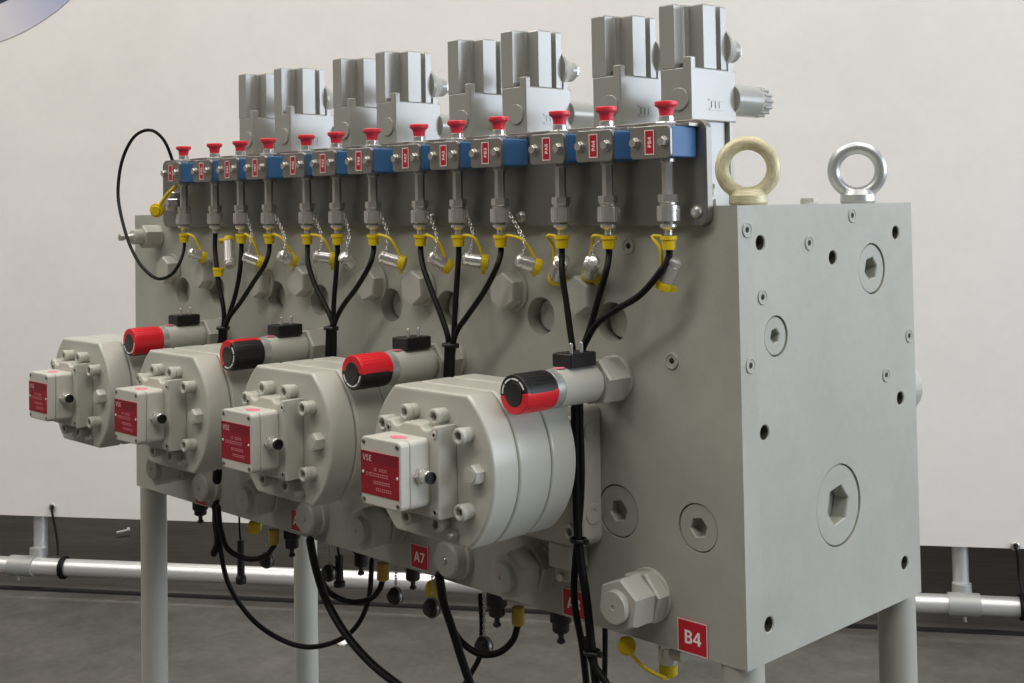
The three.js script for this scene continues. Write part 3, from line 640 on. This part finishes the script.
portFitting(356, 531, 'grey hexagon port fitting under the A7 valve');
portFitting(242, 500, 'grey hexagon port fitting under the A6 valve');
portFitting(151, 469, 'grey hexagon port fitting under the outermost valve');
for (const [px, py, where] of [[443, 561, 'beside the A7 label'], [302, 519, 'in front of the A6 label'], [197, 488, 'above the A5 label']]) {
  const p = P(px, py, .03), t = thing('port_stub', 'round grey port stub ' + where, 'fitting', V(p.x, p.y, 0), 'round port stubs');
  mesh('collar', rod(.0285, .0003, .01, .002, 36), M.paint, t);
  mesh('cap', rod(.024, .01, .027, .003, 36), M.paint, t);
  mesh('centre_screw', rod(.0045, .027, .0295, .001, 12), M.steel, t);
}
// small elbow blocks seen between the A8 fitting and the valve's base plate
{
  const p = P(561, 562, .03), t = thing('adapter_block', 'small stepped grey adapter under the valve base by the A8 label', 'fitting', V(p.x, p.y, 0));
  mesh('upper', rbox(-.018, .018, -.008, .022, .0003, .034, .003), M.paint, t); mesh('lower', rbox(-.014, .014, -.024, -.008, .0003, .028, .003), M.paint, t); mesh('bleed_tip', rod(.005, .028, .034).translate(0, -.018, 0), M.steel, t);
}

// ------------------------------------------------------------------ hose bundles and hoses below
function cableThing(name, label, pts3, r, group, extra) {
  const t = thing(name, label, 'hose', pts3[0], group);
  const rel = pts3.map((p) => p.clone().sub(pts3[0]));
  mesh('sleeve', merge(tube(rel, r, 96, 12), capEnds(rel, r)), M.rubber, t);
  if (extra) extra(t, pts3[0]);
  return t;
}
const px3 = (list) => list.map(([a, b, z]) => P(a, b, z));
const ties = (spots, r) => (t, o) => spots.forEach(([a, b, z]) => { const k = mesh('cable_tie', merge(new THREE.TorusGeometry(r, .0016, 6, 20).rotateX(Math.PI / 2).scale(1, 1.6, 1), box(r, r + .006, -.003, .003, -.002, .002)), M.black, t); k.position.copy(P(a, b, z).sub(o)); });
cableThing('hose_bundle', 'thick black hose bundle hanging beside the valve by the end plate', px3([[575, 360, .047], [575, 410, .046], [576, 470, .046], [579, 545, .047], [586.5, 600, .05], [592, 650, .05], [598, 700, .05]]), .0052, 'hose bundles', ties([[578, 372, .047], [578.5, 540, .047], [592, 652, .05]], .009));
cableThing('hose_bundle', 'slimmer black hose running alongside the thick bundle by A8', px3([[580, 362, .042], [580, 415, .041], [581.5, 480, .041], [577, 545, .042], [574, 585, .046], [575.5, 610, .046], [582, 645, .046], [588, 700, .046]]), .0042, 'hose bundles');
cableThing('hose_bundle', 'black hose branching off the bundle under the A8 label', px3([[586, 640, .052], [594, 665, .052], [606, 683, .05], [612, 700, .05]]), .0045, 'hose bundles');
cableThing('hose_bundle', 'thin black hose hanging straight below the B4 fitting', px3([[605, 628, -.05], [605, 655, -.05], [604, 700, -.05]]), .0035, 'hose bundles');
for (const [x, y, w] of [[450, 347, 'by the A7 valve'], [331, 330, 'by the A6 valve'], [223, 330, 'by the outermost valve']]) cableThing('hose_bundle', 'black hose bundle dropping behind the pressure switch ' + w, px3([[x, y, .047], [x - 1, y + 30, .046], [x - 3, y + 90, .045], [x - 6, y + 150, .045]]), .0075, 'hose bundles', ties([[x, y - 2, .047]], .0095));
// below the manifold
cableThing('hanging_hose', 'black hose falling steeply below the A7 label', px3([[439, 575, .02], [443, 600, .01], [452, 628, .0], [462, 660, .0], [476, 700, .0]]), .0058, 'hoses below the manifold');
cableThing('hanging_hose', 'black hose looping up to a brown yellow end under the A8 fitting', px3([[441, 580, .01], [448, 615, -.01], [460, 640, -.02], [480, 654, -.03], [500, 652, -.04], [513, 640, -.05], [518, 624, -.05]]), .0045, 'hoses below the manifold', (t, o) => { const y = mesh('yellow_end', rod(.0085, -.012, .012, .002).rotateX(Math.PI / 2), M.brownyellow, t); y.position.copy(P(518, 616, -.05).sub(o)); });
cableThing('hanging_hose', 'short black hose crossing behind the A7 loop', px3([[480.5, 596, -.1], [482, 625, -.1], [480, 655, -.1], [470, 675, -.1], [455, 700, -.1]]), .004, 'hoses below the manifold');
cableThing('hanging_hose', 'thick black hose sweeping down from the A6 stub', px3([[310, 540, .02], [315, 565, .0], [325, 597, -.02], [343, 630, -.02], [370, 662, -.02], [405, 690, -.02]]), .0062, 'hoses below the manifold');
cableThing('hanging_hose', 'black hose looping from the A6 stub to a yellow end', px3([[312, 545, .01], [319, 575, -.02], [333, 595, -.05], [352, 602, -.06], [370, 599, -.07], [380, 588, -.07], [383, 578, -.07]]), .0045, 'hoses below the manifold', (t, o) => { const y = mesh('yellow_end', rod(.0095, -.012, .014, .002).rotateX(Math.PI / 2), M.brownyellow, t); y.position.copy(P(383, 571, -.07).sub(o)); });
cableThing('hanging_hose', 'long slack black hose in a deep loop in front of the far leg', px3([[214, 506, .02], [219, 540, .0], [229, 585, -.02], [253, 620, -.05], [280, 639, -.08], [307, 647, -.1], [334, 642, -.12], [355, 628, -.13], [368, 602, -.14], [372, 560, -.14]]), .0042, 'hoses below the manifold');
cableThing('hanging_hose', 'short black hose looping from the outer stub to a yellow end', px3([[218, 507, .035], [221, 530, .02], [229, 550, .0], [248, 559, -.02], [265, 556, -.03], [274, 546, -.03]]), .0045, 'hoses below the manifold', (t, o) => { const y = mesh('yellow_end', rod(.0085, -.012, .012, .002).rotateX(Math.PI / 2), M.brownyellow, t); y.position.copy(P(274, 537, -.03).sub(o)); });
cableThing('hanging_hose', 'thick black hose stub hanging behind the outer port stub', px3([[217, 500, .0], [216, 520, .0], [218, 542, .0], [214, 553, .0]]), .0065, 'hoses below the manifold');

// dark plugs, couplings and hanging caps on the underside
const zb = -0.12;
function downPlug(px, py, z, h, label, mat = M.black) {
  const p = P(px, py, z); p.y = BT - H; const low = P(px, py, z).y; const L = Math.max(.012, p.y - low);
  const t = thing('underside_plug', label, 'plug', p, 'plugs on the manifold underside');
  mesh('plug_body', merge(rod(.014, -.0, L * .7, .002), rod(.011, L * .7, L, .002)).rotateX(Math.PI / 2), mat, t);
  mesh('pin', turn([[.004, L], [.0035, L + .008], [.0055, L + .01], [.0055, L + .013], [.0001, L + .016]], 14).rotateX(Math.PI / 2), M.gunmetal, t);
}
downPlug(200.5, 515, -.03, 0, 'dark plug under the manifold next to the valve-end leg');
downPlug(292, 548, -.06, 0, 'dark plug under the manifold by the far leg');
downPlug(361, 566, -.12, 0, 'dark plug under the manifold above the deep hose loop');
downPlug(497, 616, -.03, 0, 'dark plug under the manifold by the A8 fitting');
downPlug(413, 580, -.12, 0, 'dark plug under the manifold behind the A7 label');
downPlug(561, 632, -.04, 0, 'dark plug under the manifold by the A8 label');
{ // chrome coupling below B4 with yellow strap
  const p = P(668, 655, -.03); p.y = BT - H;
  const t = thing('test_coupling', 'chrome test coupling under the manifold below the B4 label', 'coupling', p);
  mesh('coupling', merge(hex(.022, 0, .012), rod(.0115, .012, .032)).rotateX(Math.PI / 2), M.chrome, t);
  mesh('side_nut', merge(rod(.009, 0, .016)).rotateY(Math.PI / 2).translate(.008, -.016, 0), M.steel, t);
  mesh('yellow_cap', rod(.011, .032, .046, .003).rotateX(Math.PI / 2), M.yellow, t);
  const pts = px3([[622, 638, -.02], [630, 652, -.01], [645, 668, .0], [660, 676, -.01], [668, 678, -.03]]).map((q) => q.sub(p));
  mesh('strap', tube(pts, .0022, 32, 8), M.yellow, t);
  const e = mesh('yellow_plug', merge(rod(.011, -.005, .006, .002), rod(.007, -.012, -.004)), M.yellow, t); e.position.copy(P(627, 646, -.015).sub(p)); e.rotation.set(-.5, .7, 0);
}
function hangingCap(px, py, z, topy, label) {
  const p = P(px, py, z), t = thing('blanking_stopper', label, 'cap', p, 'caps hanging below the manifold');
  mesh('cap', turn([[.0001, -.011], [.009, -.01], [.0135, -.004], [.0135, .004], [.009, .01], [.0001, .011]], 20), M.black, t); 
  mesh('band', turn([[.0137, -.002], [.0141, 0], [.0137, .002]], 20), M.satin, t);
  const top = V(0, BT - H - p.y, 0);
  mesh('chain', chainGeo([V(0, .012, 0), top.clone().multiplyScalar(.5).add(V(.002, 0, 0)), top]), M.steel, t);
}
hangingCap(395.6, 596, -.1, 0, 'dark round cap on a chain between the A6 loop and A7');
hangingCap(484, 646, -.06, 0, 'dark round cap threaded by the loop under the A8 fitting');
hangingCap(267, 560, -.05, 0, 'dark round cap at the short loop of the outer stub');
hangingCap(329, 573, -.06, 0, 'dark round cap just behind the far leg hoses');
hangingCap(432, 608, -.04, 0, 'dark round cap beside the steep hose below A7');
for (const [px, y0, y1, w] of [[240.5, 522, 583, 'between the two outer loops'], [339, 548, 586, 'by the A6 loop']]) {
  const p = P(px, y0, -.08); p.y = BT - H; const e = P(px, y1, -.08), L = p.y - e.y;
  const t = thing('hanging_sensor', 'slim dark sensor hanging by its wire ' + w, 'sensor', p, 'sensors hanging below the manifold');
  mesh('wire', tube([V(0, 0, 0), V(-.004, -L * .3, 0), V(0, -L * .55, 0)], .002, 16, 6), M.rubber, t);
  mesh('sensor_body', turn([[.0001, L * .5], [.0065, L * .5], [.0065, L * .9], [.0095, L * .93], [.0095, L], [.0001, L]], 18).rotateX(Math.PI / 2), M.black, t);
}
for (const [px, py, w] of [[254.5, 527, 'between the outer hose loops'], [433.5, 589, 'under the A7 label']]) {
  const p = P(px, py, -.06), t = thing('hanging_yellow_cap', 'yellow dust cap on the manifold underside ' + w, 'cap', p, 'yellow caps below the manifold');
  mesh('cap', turn([[.0001, -.008], [.0115, -.007], [.0125, 0], [.0115, .007], [.0001, .008]], 20).rotateX(.5).rotateY(.7), M.yellow, t);
  mesh('strap', tube([V(0, .008, 0), V(.006, .02, 0), V(.002, BT - H - p.y, 0)], .002, 12, 6), M.yellow, t);
}
scene.traverse((o) => { if (o.isMesh) o.castShadow = o.receiveShadow = true; });
renderer.render(scene, camera);
